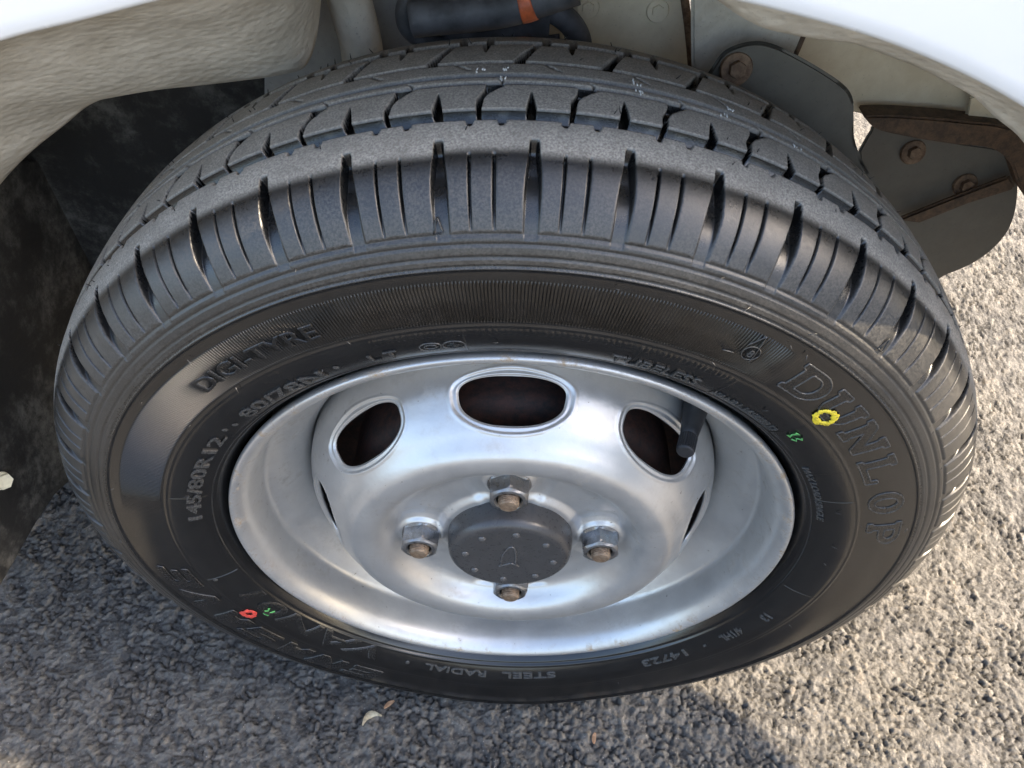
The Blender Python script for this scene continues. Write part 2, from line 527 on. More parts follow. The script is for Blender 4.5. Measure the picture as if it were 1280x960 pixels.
def left_liner():
    """stone-chipped inner arch on the trailing side: from the lip down to its rolled lower edge"""
    edge = catmull([at(px, py, y) for px, py, y in ((-130, 420, .02), (-100, 360, .025), (-60, 300, .03), (0, 226, .035), (35, 190, .037), (75, 158, .04), (108, 132, .042), (150, 118, .045), (195, 112, .048),
                                                    (240, 108, .05), (300, 101, .055), (350, 94, .060), (378, 84, .063), (392, 50, .066), (398, 0, .066), (402, -70, .06))], 16)
    n = len(edge)
    ths = np.radians(np.linspace(186, 92, n))
    rows = []
    for i in range(n):
        a = lip_point(ths[i], .003, .004); b = edge[i]
        row = []
        for t in np.linspace(0, 1, 40):
            p = a * (1 - t) + b * t
            u = math.sin(math.pi * t)
            rad = p.copy(); rad[1] = 0; rad /= np.linalg.norm(rad)
            p = p + rad * (.014 * u) + np.array([0, -.004 * u, 0])
            # pressed swellings in the panel
            for (cx, cy_, cz, s, hgt) in ((-.175, .02, .235, .035, .009), (-.06, .03, .275, .04, .008), (-.20, .0, .19, .03, .004)):
                d = math.hypot(p[0] - cx, p[2] - cz)
                p = p - rad * hgt * math.exp(-(d / s) ** 2) * u
            # ripples
            k = mnoise.noise(Vector(p) * 28); k2 = mnoise.noise(Vector(p) * 70)
            p = p - rad * (.0012 * k + .0004 * k2) * u
            row.append(p)
        rd = b.copy(); rd[1] = 0; rd /= np.linalg.norm(rd)
        for dy, dr in ((.003, -.0012), (.007, .001), (.009, .006), (.008, .014)):
            row.append(b + np.array([0, dy, 0]) + rd * dr)
        rows.append(row)
    V = np.array(rows); return mesh('arch_liner', V.reshape(-1, 3), grid_faces(n, V.shape[1]))


liner = part('arch_liner', left_liner(), M['under'])


def right_flange():
    edge = catmull([at(px, py, y) for px, py, y in ((840, -40, -.03), (900, 4, -.03), (940, 28, -.03), (965, 38, -.03), (1010, 46, -.03), (1062, 54, -.03), (1119, 73, -.03), (1175, 97, -.03), (1224, 128, -.03), (1258, 158, -.03), (1290, 190, -.03), (1312, 212, -.035), (1335, 228, -.045))], 12)
    n = len(edge); ths = np.radians(np.linspace(84, 27, n)); rows = []
    for i in range(n):
        a = lip_point(ths[i], .003, .004); b = edge[i]; row = []
        for t in np.linspace(0, 1, 14):
            p = a * (1 - t) + b * t
            rad = p.copy(); rad[1] = 0; rad /= np.linalg.norm(rad)
            u = math.sin(math.pi * t)
            p = p + rad * (.004 * u) - rad * (.0008 * mnoise.noise(Vector(p) * 60)) * t
            row.append(p)
        rd = b.copy(); rd[1] = 0; rd /= np.linalg.norm(rd)
        for dy, dr in ((.002, .0005), (.003, .004), (.002, .012)): row.append(b + np.array([0, dy, 0]) + rd * dr)
        rows.append(row)
    V = np.array(rows); return mesh('arch_flange', V.reshape(-1, 3), grid_faces(n, V.shape[1]))


part('arch_flange', right_flange(), M['under'])


# ---- what shows behind the tyre ---------------------------------------
def plate(name, px, y, thick, mat, dy=None, bevel=.0015):
    pts = [at(a, b, y if dy is None else y + dy[i]) for i, (a, b) in enumerate(px)]
    P = np.array(pts)
    n = np.cross(P[1] - P[0], P[len(P) // 2] - P[0]); n = n / np.linalg.norm(n)
    if n[1] > 0: n = -n
    return part(name, plate_mesh(name, pts, thick, n, bevel), mat)


def smooth_px(px, n=5):
    return [tuple(p) for p in catmull(list(px) + [px[0]], n)[:-1]]


def bolt_mesh(name, c, n, rad=.006, h=.004, washer=.010):
    n = Vector(n).normalized(); rot = n.to_track_quat('Z', 'Y').to_matrix().to_4x4()
    bm = bmesh.new()
    bmesh.ops.create_cone(bm, cap_ends=True, segments=24, radius1=washer, radius2=washer * .92, depth=.0016, matrix=Matrix.Translation(Vector(c) + n * .0008) @ rot)
    bmesh.ops.create_cone(bm, cap_ends=True, segments=6, radius1=rad, radius2=rad * .93, depth=h, matrix=Matrix.Translation(Vector(c) + n * (.0016 + h / 2)) @ rot)
    me = bpy.data.meshes.new(name); bm.to_mesh(me); bm.free()
    return me


# dark guard over the left half of the housing
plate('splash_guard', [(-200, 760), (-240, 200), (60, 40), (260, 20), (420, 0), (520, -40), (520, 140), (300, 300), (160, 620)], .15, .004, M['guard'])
# grey inner wall across the top
plate('inner_panel', [(330, -60), (700, -60), (700, 150), (330, 150)], .135, .004, M['grey_panel'])
plate('inner_panel', smooth_px([(690, -60), (850, -60), (857, 0), (862, 60), (862, 160), (690, 160)], 2), .13, .004, M['tan'])
for bx, by in ((735, 9), (822, 13)):
    part('bolt', bolt_mesh('bolt', at(bx, by, .13), (0, -1, .15), .0035, .0012, .0062), M['tan'])
part('panel_seam', tube_mesh('panel_seam', [at(a, b, .122) for a, b in ((852, -40), (856, 0), (860, 30), (863, 60), (866, 100), (866, 150))], .0022, 10), M['rust'])
# brown pipe and the hose loop with orange tape
part('brake_pipe', tube_mesh('brake_pipe', catmull([at(a, b, .115) for a, b in ((425, -50), (434, -10), (444, 25), (452, 60), (456, 110))], 6), .0115, 18), M['under'])
part('hose', tube_mesh('hose', catmull([at(a, b, .10) for a, b in ((585, -70), (545, -35), (513, -4), (505, 20), (514, 40), (540, 54), (590, 62), (650, 60), (700, 54))], 8), .0046, 16), M['hose'])
part('hose', tube_mesh('hose', catmull([at(a, b, .105) for a, b in ((640, -20), (675, 5), (700, 18), (718, 36), (726, 60), (726, 100))], 8), .0062, 16), M['hose'])
part('damper', tube_mesh('damper', catmull([at(a, b, .088) for a, b in ((515, 24), (545, 20), (600, 15), (640, 8), (672, -2), (720, -18))], 5), .0088, 24), M['hose'])
part('damper_bracket', plate_mesh('damper_bracket', [at(a, b, .098) for a, b in ((545, -40), (690, -40), (688, 20), (686, 48), (600, 66), (540, 40))], .006, (0, -1, .3), .001), M['hose'])
tp = catmull([at(a, b, .0875) for a, b in ((650, 5), (658, 3), (666, 0))], 4)
part('orange_tape', tube_mesh('orange_tape', tp, .0092, 24), M['tape'])
# textured gusset, dark flap, cream side panel
plate('gusset', smooth_px([(864, -50), (960, -50), (985, 20), (1005, 50), (985, 70), (940, 66), (905, 76), (880, 108), (866, 100)], 4), .095, .004, M['under'])
plate('flap', smooth_px([(886, 92), (905, 66), (935, 54), (965, 56), (1005, 75), (1050, 103), (1066, 122), (1068, 145), (1069, 175), (1080, 205), (1110, 270), (1000, 250), (900, 150)], 5), .075, .003, M['flap'])
part('bolt', bolt_mesh('bolt', at(920, 86, .0735), (0, -1, .3), .0044, .0036, .0082), M['rust'])
plate('side_panel', [(985, 30), (1040, 40), (1110, 50), (1200, 95), (1236, 130), (1228, 139), (1212, 150), (1150, 147), (1080, 144), (1067, 141), (1050, 150), (985, 110)], .13, .003, M['tan'])
plate('side_panel', [(1211, 121), (1225, 118), (1262, 130), (1320, 190), (1320, 230), (1275, 176), (1240, 163), (1206, 153)], .118, .003, M['tan'])
part('panel_seam', tube_mesh('panel_seam', [at(a, b, .085) for a, b in ((1004, 46), (999, 58), (993, 72))], .0013, 8), M['arm'])
# rusty arm and the lower flap
plate('radius_arm', smooth_px([(1079, 146), (1110, 145), (1160, 148), (1212, 153), (1262, 160), (1330, 190), (1420, 330), (1380, 400), (1292, 262), (1275, 236), (1262, 203), (1238, 186), (1190, 181), (1130, 171), (1096, 162)], 4), .11, .014, M['arm'], bevel=.004)
plate('mud_flap', smooth_px([(1074, 190), (1088, 166), (1100, 158), (1180, 176), (1262, 190), (1272, 215), (1270, 262), (1256, 296), (1226, 324), (1186, 343), (1150, 350), (1090, 270)], 5), .135, .003, M['flap'])
for bx, by in ((1141, 190), (1206, 231)):
    part('bolt', bolt_mesh('bolt', at(bx, by, .1335), (0, -1, .3), .0042, .0034, .0078), M['rust'])
plate('flap_shadow_gap', [(1120, 276), (1180, 252), (1262, 221), (1270, 230), (1268, 238), (1210, 256), (1150, 280)], .125, .004, M['arm'])  # dark bar put in for the shadow gap across the flap
# mud flap behind the wheel, on the left
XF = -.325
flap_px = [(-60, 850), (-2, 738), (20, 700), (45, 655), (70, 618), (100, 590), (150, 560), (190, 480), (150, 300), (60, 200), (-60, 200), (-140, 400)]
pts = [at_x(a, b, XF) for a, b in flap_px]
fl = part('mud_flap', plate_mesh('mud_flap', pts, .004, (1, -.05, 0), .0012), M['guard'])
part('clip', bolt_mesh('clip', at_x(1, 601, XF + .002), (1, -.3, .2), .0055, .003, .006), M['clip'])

# unseen open door, added and shaped to cast the shadow on the ground
def shadow_door_mesh():
    X0, T = .60, .035
    out = [(-.0725, .50), (-.0665, .47), (-.0665, .15), (-.040, .13), (-.040, .078), (-.065, .048), (-.090, .026), (-.125, .006), (-.17, -.002), (-.30, -.006), (-.80, -.006), (-.87, .02), (-.90, .09), (-.90, .95), (-.86, 1.02), (-.20, 1.02), (-.11, .97), (-.0725, .90)]
    win = [(-.115, .460), (-.13, .435), (-.82, .435), (-.85, .465), (-.85, .93), (-.82, .965), (-.22, .965), (-.125, .92)]
    cu = bpy.data.curves.new('shadow_door', 'CURVE'); cu.dimensions = '2D'; cu.fill_mode = 'BOTH'; cu.extrude = T / 2; cu.bevel_depth = .0
    for ln in (out, win):
        sp = cu.splines.new('POLY'); sp.points.add(len(ln) - 1); sp.use_cyclic_u = True
        for k, (x, y) in enumerate(ln): sp.points[k].co = (x, y, 0, 1)
    o = bpy.data.objects.new('shadow_door', cu); C.objects.link(o); bpy.context.view_layer.update()
    me = bpy.data.meshes.new_from_object(o.evaluated_get(bpy.context.evaluated_depsgraph_get()))
    V = [(X0 + v.co.z, v.co.x, v.co.y) for v in me.vertices]; F = [tuple(p.vertices) for p in me.polygons]
    bpy.data.objects.remove(o); bpy.data.curves.remove(cu); bpy.data.meshes.remove(me)
    return mesh('shadow_door', V, F, False)


shadow_door = part('shadow_door', shadow_door_mesh(), M['white'])
part('shadow_door_hinge', tube_mesh('shadow_door_hinge', [(.56, -.05, .78), (.58, -.07, .78), (.60, -.10, .78)], .012, 12), M['white'])  # these two only join the added shadow caster to the body
part('shadow_door_hinge', tube_mesh('shadow_door_hinge', [(.56, -.05, .92), (.58, -.07, .92), (.60, -.10, .92)], .012, 12), M['white'])

# ------------------------------------------------------------------ tyre
PROF = [(-.058, .168), (-.064, .178), (-.070, .195), (-.0725, .213), (-.071, .2275), (-.0655, .2425), (-.0585, .2535), (-.052, .2598), (-.044, .2632), (-.036, .2652), (-.025, .2672), (-.012, .2682), (0, .2685),
        (.012, .2682), (.025, .2670), (.030, .2663), (.036, .2653), (.042, .2635), (.0485, .2607), (.054, .2572), (.0585, .2532), (.0625, .2482), (.0655, .2430), (.0675, .2388), (.0695, .2335), (.0711, .2275),
        (.0720, .221), (.0725, .213), (.0722, .205), (.0715, .196), (.0700, .188), (.0670, .180), (.0635, .1745), (.0600, .1712), (.0565, .1690), (.0535, .1670)]
PD = catmull(PROF, 30)
ARC = np.concatenate([[0], np.cumsum(np.hypot(*np.diff(PD, axis=0).T))])
_fr = PD[(PD[:, 0] > .0) & (PD[:, 1] < .2685)]
_fr = _fr[np.argsort(_fr[:, 1])]


def side_w(r):
    return np.interp(r, _fr[:, 1], _fr[:, 0])


def deform(P):
    """flatten the tyre where it stands and let the wall above bulge a little"""
    P = np.array(P, float)
    rr = np.hypot(P[..., 0], P[..., 2]); ang = np.arctan2(P[..., 2], P[..., 0])
    d = np.abs(((ang + np.pi / 2 + np.pi) % (2 * np.pi)) - np.pi)
    k = np.exp(-(d / .36) ** 2) * np.clip((rr - .172) / .04, 0, 1) * np.clip((.262 - rr) / .03, 0, 1)
    P[..., 1] -= .004 * k * np.sign(-P[..., 1]) * np.clip(np.abs(P[..., 1]) / .05, 0, 1)
    floor = -H + .0015
    soft = np.where(P[..., 2] < floor + .006, floor + .006 * np.exp((P[..., 2] - floor - .006) / .006) - 0.0, P[..., 2])
    P[..., 2] = np.where(P[..., 2] < floor + .006, np.maximum(soft, floor), P[..., 2])
    return P


NP = 46
PITCH = 360.0 / NP
TH0 = 96.2


def sstep(x, a, b):
    t = np.clip((x - a) / (b - a), 0, 1)
    return t * t * (3 - 2 * t)


def band(x, c, hw, soft):
    """1 inside |x-c|<hw, with soft shoulders"""
    return 1 - sstep(np.abs(x - c), hw - soft * .5, hw + soft * .5)


def build_tyre():
    # samples along the section
    w_arc = lambda w: np.interp(w, PD[:len(PD), 0][:int(np.argmax(PD[:, 0])) + 1], ARC[:int(np.argmax(PD[:, 0])) + 1])
    a0, a1, a2, a3 = w_arc(-.0385), w_arc(.034), w_arc(.0668), ARC[-1]
    s = np.concatenate([np.linspace(0, a0, 22, endpoint=False), np.arange(a0, a1, .00056), np.arange(a1, a2, .00068), np.arange(a2, a3, .00062), [a3]])
    W0, R0 = np.interp(s, ARC, PD[:, 0]), np.interp(s, ARC, PD[:, 1])
    front_low = (s > w_arc(.0724))
    # normals of the section
    tw, tr = np.gradient(W0, s), np.gradient(R0, s)
    ln = np.hypot(tw, tr); nw, nr = -tr / ln, tw / ln            # outward: (+w on the front, +r on the tread)
    mm = np.radians(PITCH) * 255.0
    den = lambda x: 1 / .78 + sum((1 / .24 - 1 / .78) * np.exp(-((((x - c + .5) % 1) - .5) * mm / wd) ** 4) for c, wd in ((0, 3.3), (.322, 1.0), (.585, 1.0), (.955, 1.6), (.43, 2.6)))
    xx = np.linspace(0, 1, 4001); cum = np.concatenate([[0], np.cumsum((den(xx)[1:] + den(xx)[:-1]) / 2)]); tot = cum[-1] / 4000 * mm
    PH_F = np.interp(np.linspace(0, cum[-1], int(tot), endpoint=False), cum, xx)
    th = []
    for k in range(NP):
        a = TH0 - k * PITCH
        mid = (a - PITCH / 2) % 360
        th.append(a - (PH_F if (mid < 206 or mid > 338) else np.arange(18) / 18) * PITCH)
    TH = np.concatenate(th); P_ = ((TH0 - TH) / PITCH) % 1.0; K_ = np.floor((TH0 - TH) / PITCH + 1e-6)
    p = P_[:, None]; w = W0[None, :] * 1e3; r = R0[None, :]
    arc_mm = np.radians(PITCH) * 255.0                          # millimetres per pitch
    low = np.broadcast_to(front_low[None, :], (len(TH), len(s)))

    def dp(c):                                                   # signed distance in mm from phase c
        return ((p - c + .5) % 1.0 - .5) * arc_mm
    D = np.zeros((len(TH), len(s)))

    def cut(mask, depth):
        np.maximum(D, mask * depth, out=D)
    T = ~low
    one = np.ones_like(p)
    # circumferential grooves
    cut(band(w, 27.6, 3.0, .7) * one * T, 6.2)
    cut(band(w, 7.0, .95, .5) * one * T, 4.5)
    cut(band(w, .75, 1.25, .6) * one * T, 6.0)
    cut(band(w, -10.5, 1.0, .5) * one * T, 4.5)
    cut(band(w, -32.8, 2.6, .7) * one * T, 6.2)
    # near block row: swept cross groove that widens inboard, and a wedge slot
    t = np.clip((24.6 - w) / 17.5, 0, 1)
    c = .395 + .035 * t + .13 * sstep(t, .35, 1.0)
    hw = .85 + .5 * t + 2.1 * sstep(t, .55, 1.0)
    cut(band(dp(c), 0, hw, .6) * (w > 7.0) * (w < 26) * T, 5.8)
    hw = 1.75 * np.clip((w - 13.0) / 10.5, 0, 1) ** .8
    cut(band(dp(.955 + .004 * (w - 24) / 10), 0, hw, .5) * (w > 13.2) * (w < 26) * T, 5.2)
    # narrow ribs in the centre: short slanted nicks
    cut(band(dp(.60 + (w - 4) * .022), 0, .45, .5) * (w > 3.6) * (w < 7.2) * T, 2.8)
    cut(band(dp(.22 + (w + 5) * .030), 0, .55, .5) * (w > -10) * (w < -4.0) * T, 3.2)
    # far block row
    t = np.clip((w + 30.5) / 19.0, 0, 1)
    cut(band(dp(1.02 - .22 * t), 0, 1.2 + .7 * t, .6) * (w < -10.5) * (w > -32) * T, 5.6)
    hw = 1.4 * np.clip((-21.0 - w) / 8.0, 0, 1) ** .8
    cut(band(dp(.41), 0, hw, .5) * (w < -21.2) * (w > -32) * T, 5.0)
    # nicks in the edges of both shoulder ribs
    for ph in (.315, .645):
        hw = 1.55 - .9 * np.clip((w - 30.4) / 3.4, 0, 1)
        cut(band(dp(ph), 0, hw, .5) * (w > 28) * (1 - sstep(w, 33.3, 34.1)) * T, 4.2)
        cut(band(dp(ph - .2), 0, 1.4, .6) * (w < -32) * sstep(w, -39.0, -38.2) * T, 4.0)
    # shoulder: open wide slot every pitch, deep above, running out below
    t = np.clip((w - 40.3) / 26.5, 0, 1)
    jit = ((np.sin(K_ * 12.9898) * 43758.5453) % 1.0 - .5)[:, None]
    hw = 1.65 + 1.35 * sstep(t, .05, .75)
    dep = 6.0 * sstep(w, 39.8, 43.5) * (1 - .86 * sstep(t, .42, 1.0))
    q = dp(.0)
    # one flank is steep, the other slopes
    m = sstep(q, -hw - .45, -hw + .45) * (1 - sstep(q, hw - 1.1 * (1 - t * .4), hw + .45))
    D_s = m * dep * T * (w < 67.6)
    np.maximum(D, D_s, out=D)
    for ph in (.322, .585):
        t2 = np.clip((w - 47) / 19, 0, 1)
        dep = 3.6 * sstep(w, 46.2, 47.6) * (1 - .80 * sstep(t2, .68, 1.0)) * (1 - sstep(w, 65.8, 66.5))
        cut(band(dp(ph), 0, .50, .45) * T, dep)
    # line under each block, and the outline of the recessed slot foot
    inside = sstep(dp(.5), -arc_mm * .385, -arc_mm * .365) * (1 - sstep(dp(.5), arc_mm * .365, arc_mm * .385))
    cut(band(w, 66.9, .28, .3) * inside * T, .75)
    # small moulded pips between the sipes
    for ph, wc in ((.45, 53.2), (.75, 52.6), (.19, 53.8)):
        d = np.hypot(dp(ph) + jit * 1.5, (w - wc) * 1.1)
        D -= .35 * (1 - sstep(d, .35, .95)) * T * (D < .1)
    # rings on the upper wall
    up = (~low)
    rr = r * one
    for rc, hw_, de in ((.2402, .00045, .75), (.2366, .0004, .65), (.2318, .0004, .7), (.2280, .0004, .7)):
        cut(band(rr, rc, hw_, .0005) * (w > 60), de)
        D -= .55 * band(rr, rc - .0012, .00055, .0006) * (w > 60)
    # step down to the smooth band, and the thin ring line below it
    D += .85 * (1 - sstep(rr, .2262, .2272)) * (w > 60) * sstep(rr, .1935, .1985)
    D -= .40 * band(rr, .1968, .0006, .0006) * (w > 60)
    tick = .5 + .5 * np.cos(np.radians(TH)[:, None] * 470)
    D -= .30 * tick * band(rr, .1935, .0016, .0008) * (w > 60) * ((TH % 360 > 60) & (TH % 360 < 108))[:, None]
    D -= .35 * band(rr, .1752, .0006, .0006) * (w > 50)
    D += .5 * band(rr, .1738, .0005, .0006) * (w > 50)
    # radial mould lines of the lower wall
    for a in (96.0, 73.5, 59.6, 45.0, 31.2, 22.5, 350.0, 338.5, 327.0, 260.0, 190.0, 162.0, 134.0, 122.0):
        d = np.radians(((TH - a + 180) % 360 - 180))[:, None] * .185
        D -= .35 * band(d, 0, .00022, .0003) * (rr > .176) * (rr < .195) * (w > 55)
    seam = np.radians(((TH - 94.9 + 180) % 360 - 180))[:, None] * .26
    D += .18 * band(seam, 0, .0002, .0003) * (w > -45) * (w < 66) * T
    # build
    Rr, Ww = R0[None, :] + nr[None, :] * (-D * 1e-3), W0[None, :] + nw[None, :] * (-D * 1e-3)
    a = np.radians(TH)[:, None]
    P = np.stack([Rr * np.cos(a), -Ww * np.ones_like(a), Rr * np.sin(a)], -1)
    P = deform(P)
    me = mesh('tyre', P.reshape(-1, 3), grid_faces(len(TH), len(s), wrap_u=True))
    contact = (1 - sstep(np.abs(w), 43.5 + 2.0 * jit, 48.5 + 2.0 * jit)) * one * (1 - sstep(D, .15, .6)) * T
    attr(me, 'wear', contact)
    hat = sstep(rr, .1985, .2005) * (1 - sstep(rr, .2195, .2215)) * (w > 60)
    Th = (TH % 360)[:, None]
    hat = hat * ((sstep(Th, 55, 62) * (1 - sstep(Th, 140, 172))) * 1.0)
    attr(me, 'hatch', hat)
    rb = sstep(w, 44, 58) * (1 - .35 * sstep(w, 66.5, 68)) * (rr > .2272) * (1 - .75 * sstep(D, .4, 1.4)) * one
    attr(me, 'rib', rb)
    return me


tyre = part('tyre', build_tyre(), M['rubber'], wheel)


# ---- raised writing on the tyre ---------------------------------------
def text_mesh(body, size, extrude=.0004, outline=0.0, space=1.0, shear=0.0, xscale=1.0):
    cu = bpy.data.curves.new('writing', 'FONT')
    cu.body = body; cu.size = size; cu.resolution_u = 3
    cu.space_character = space; cu.shear = shear
    if outline:
        cu.fill_mode = 'NONE'; cu.bevel_depth = outline; cu.bevel_resolution = 1
    else:
        cu.extrude = extrude; cu.bevel_depth = extrude * .25; cu.bevel_resolution = 0
    o = bpy.data.objects.new('writing', cu); C.objects.link(o)
    bpy.context.view_layer.update()
    me = bpy.data.meshes.new_from_object(o.evaluated_get(bpy.context.evaluated_depsgraph_get()))
    bpy.data.objects.remove(o); bpy.data.curves.remove(cu)
    V = np.array([v.co for v in me.vertices]); F = [tuple(pp.vertices) for pp in me.polygons]
    bpy.data.meshes.remove(me)
    V[:, 0] *= xscale
    return V, F


def on_wall(V, th_c, r0, lift=0.0, centre=True):
    """wrap flat x,y,z artwork on the tyre wall: x clockwise, y outward from the axle"""
    V = np.array(V, float)
    if centre: V[:, 0] -= (V[:, 0].min() + V[:, 0].max()) / 2
    r = r0 + V[:, 1]
    th = math.radians(th_c) - V[:, 0] / (r0 + .5 * (V[:, 1].max()))
    w = side_w(r) + V[:, 2] + lift - .00085 * sstep(r, .1955, .1985) * (1 - sstep(r, .2262, .2272))
    return deform(np.stack([r * np.cos(th), -w, r * np.sin(th)], -1))


def subdivide(V, F, maxlen):
    bm = bmesh.new(); vs = [bm.verts.new(v) for v in V]
    for f in F:
        try: bm.faces.new([vs[i] for i in f])
        except ValueError: pass
    for _ in range(3):
        e = [e for e in bm.edges if e.calc_length() > maxlen]
        if not e: break
        bmesh.ops.subdivide_edges(bm, edges=e, cuts=1)
    bmesh.ops.triangulate(bm, faces=bm.faces)
    bm.verts.index_update()
    V = np.array([v.co for v in bm.verts]); F = [tuple(v.index for v in f.verts) for f in bm.faces]
    bm.free(); return V, F


def writing(body, th, r0, size, h=.0005, space=1.0, xs=1.0, mat='small_letter', width=None, shear=0.0, outline=0.0):
    V, F = text_mesh(body, size, h, space=space, xscale=xs, shear=shear, outline=outline)
    if width:
        V[:, 0] *= width / (V[:, 0].max() - V[:, 0].min())
    V, F = subdivide(V, F, .0028)
    V[:, 2] += h * .5
    me = mesh('raised_lettering', on_wall(V, th, r0), F, False)
    return part('raised_lettering', me, M[mat], wheel)


deg = math.radians
writing('DIGI-TYRE', 122.6, .2045, .0118, .0005, width=deg(19.5) * .21, mat='letter')
writing('DIGI-TYRE', 122.6, .2045, .0118, .0009, width=deg(19.5) * .21, outline=.0002)
writing('145/80R12', 155.5, .1795, .0098, .0006, width=deg(27) * .184)
writing('80/78N', 126.0, .1790, .0098, .0006, width=deg(17) * .184)
writing('LT', 107.6, .1800, .0090, .0005, width=deg(4.2) * .184, space=1.6)
writing('TUBELESS', 69.6, .1795, .0085, .0006, width=deg(13.5) * .184)
writing('VAN01', 217.5, .1755, .0155, .0007, width=deg(40) * .181, shear=.25, mat='letter')
writing('VAN01', 217.5, .1755, .0155, .0007, width=deg(40) * .181, shear=.25, outline=.00035)
writing('13', 338.2, .1810, .0085, .0006)
writing('4/1HL', 327.8, .1800, .0078, .0006)
writing('-', 320.0, .1805, .0090, .0006)
writing('14723', 309.0, .1800, .0080, .0006, width=deg(11.5) * .184)
writing('STEEL', 275.0, .1795, .0070, .0005, width=deg(13) * .184)
writing('RADIAL', 257.0, .1795, .0070, .0005, width=deg(15) * .184)
writing('VAN01 145/80R12', 52.5, .1785, .0048, .0004, width=deg(14) * .181)
writing('MAX LOAD SINGLE', 24.5, .1770, .0045, .0004, width=deg(17) * .181)
writing('8', 61.5, .2085, .0055, .0003)

for a, r0 in ((115.0, .1835), (139.6, .1835), (137.6, .1815), (245, .182), (190.5, .19)):
    an = np.linspace(0, 2 * np.pi, 10)
    V = np.array([(0, .0, .0011)] + [(math.cos(k) * .0016, math.sin(k) * .0016, .0002) for k in an[:-1]])
    part('moulded_dot', mesh('moulded_dot', on_wall(V, a, r0, centre=False), [(0, 1 + k, 1 + (k + 1) % 9) for k in range(9)]), M['small_letter'], wheel)


def strokes(name, lines, th, r0, rad, mat, closed=True, flat=.7):
    """raised outlines: each polyline in artwork metres becomes a low ridge on the wall"""
    parts = []
    for ln in lines:
        P = np.array([(x, y, 0.0) for x, y in ln])
        if closed: P = np.vstack([P, P[:1]])
        d = np.concatenate([[0], np.cumsum(np.linalg.norm(np.diff(P, axis=0), axis=1))])
        m = max(2, int(d[-1] / .0012)); tt = np.linspace(0, d[-1], m)
        Q = np.stack([np.interp(tt, d, P[:, k]) for k in range(3)], 1)
        Q = on_wall(Q, th, r0, rad * .25, centre=False)
        parts.append(tube_mesh(name, Q, rad, 6))
    return part(name, join_meshes(name, parts), M[mat], wheel)


def solid(name, polys, th, r0, h, mat, holes=()):
    """a filled, slightly raised letter shape"""
    cu = bpy.data.curves.new('shape', 'CURVE'); cu.dimensions = '2D'; cu.fill_mode = 'BOTH'; cu.extrude = h
    for ln in list(polys) + list(holes):
        sp = cu.splines.new('POLY'); sp.points.add(len(ln) - 1); sp.use_cyclic_u = True
        for k, (x, y) in enumerate(ln): sp.points[k].co = (x, y, 0, 1)
    o = bpy.data.objects.new('shape', cu); C.objects.link(o); bpy.context.view_layer.update()
    me = bpy.data.meshes.new_from_object(o.evaluated_get(bpy.context.evaluated_depsgraph_get()))
    V = np.array([v.co for v in me.vertices]); F = [tuple(pp.vertices) for pp in me.polygons]
    bpy.data.objects.remove(o); bpy.data.curves.remove(cu); bpy.data.meshes.remove(me)
    V, F = subdivide(V, F, .005)
    return part(name, mesh(name, on_wall(V, th, r0, 0, centre=False), F, False), M[mat], wheel)


def arcpts(cx, cy, rx, ry, a0, a1, n=14):
    return [(cx + rx * math.cos(math.radians(a)), cy + ry * math.sin(math.radians(a))) for a in np.linspace(a0, a1, n)]


def slab(letter, w, h):
    """slab-serif capitals as outlines on a w x h cell centred on x"""
    b = w * .27; s = h * .17; e = w * .09; L, R = -w / 2, w / 2
    if letter == 'D':
        o = [(L - e, 0), (0, 0)] + arcpts(0, h / 2, R, h / 2, -90, 90) + [(L - e, h), (L - e, h - s), (L, h - s), (L, s), (L - e, s)]
        i = [(L + b, s * 1.1), (0, s * 1.1)] + arcpts(0, h / 2, R - b, h / 2 - s * 1.1, -90, 90) + [(L + b, h - s * 1.1)]
        return [o], [i]
    if letter == 'U':
        o = [(L - e, h), (L - e, h - s), (L, h - s), (L, h * .42)] + arcpts(0, h * .42, R, h * .42, 180, 360) + [(R, h - s), (R + e, h - s), (R + e, h), (R - b - e, h), (R - b - e, h - s), (R - b, h - s), (R - b, h * .42)] + \
            arcpts(0, h * .42, R - b, h * .42 - s, 360, 180) + [(L + b, h - s), (L + b + e, h - s), (L + b + e, h)]
        return [o], []
    if letter == 'N':
        o = [(L - e, 0), (L + b + e * .6, 0), (L + b + e * .6, s), (L + b, s), (L + b, h * .58), (R - b * .9, 0), (R, 0), (R, h - s), (R + e, h - s), (R + e, h), (R - b - e * .6, h), (R - b - e * .6, h - s), (R - b, h - s), (R - b, h * .42), (L + b * .9, h), (L - e, h), (L - e, h - s), (L, h - s), (L, s), (L - e, s)]
        return [o], []
    if letter == 'L':
        o = [(L - e, 0), (R, 0), (R, h * .36), (R - b * .55, h * .36), (R - b * .55, s), (L + b, s), (L + b, h - s), (L + b + e, h - s), (L + b + e, h), (L - e, h), (L - e, h - s), (L, h - s), (L, s), (L - e, s)]
        return [o], []
    if letter == 'O':
        return [arcpts(0, h / 2, R, h / 2, 0, 345, 26)], [arcpts(0, h / 2, R - b, h / 2 - s, 0, 345, 22)]
    if letter == 'P':
        o = [(L - e, 0), (L + b + e, 0), (L + b + e, s), (L + b, s), (L + b, h * .36), (0, h * .36)] + arcpts(0, h * .68, R, h * .32, -90, 90) + [(L - e, h), (L - e, h - s), (L, h - s), (L, s), (L - e, s)]
        i = [(L + b, h * .36 + s), (0, h * .36 + s)] + arcpts(0, h * .68, R - b, h * .32 - s, -90, 90) + [(L + b, h - s)]
        return [o], [i]


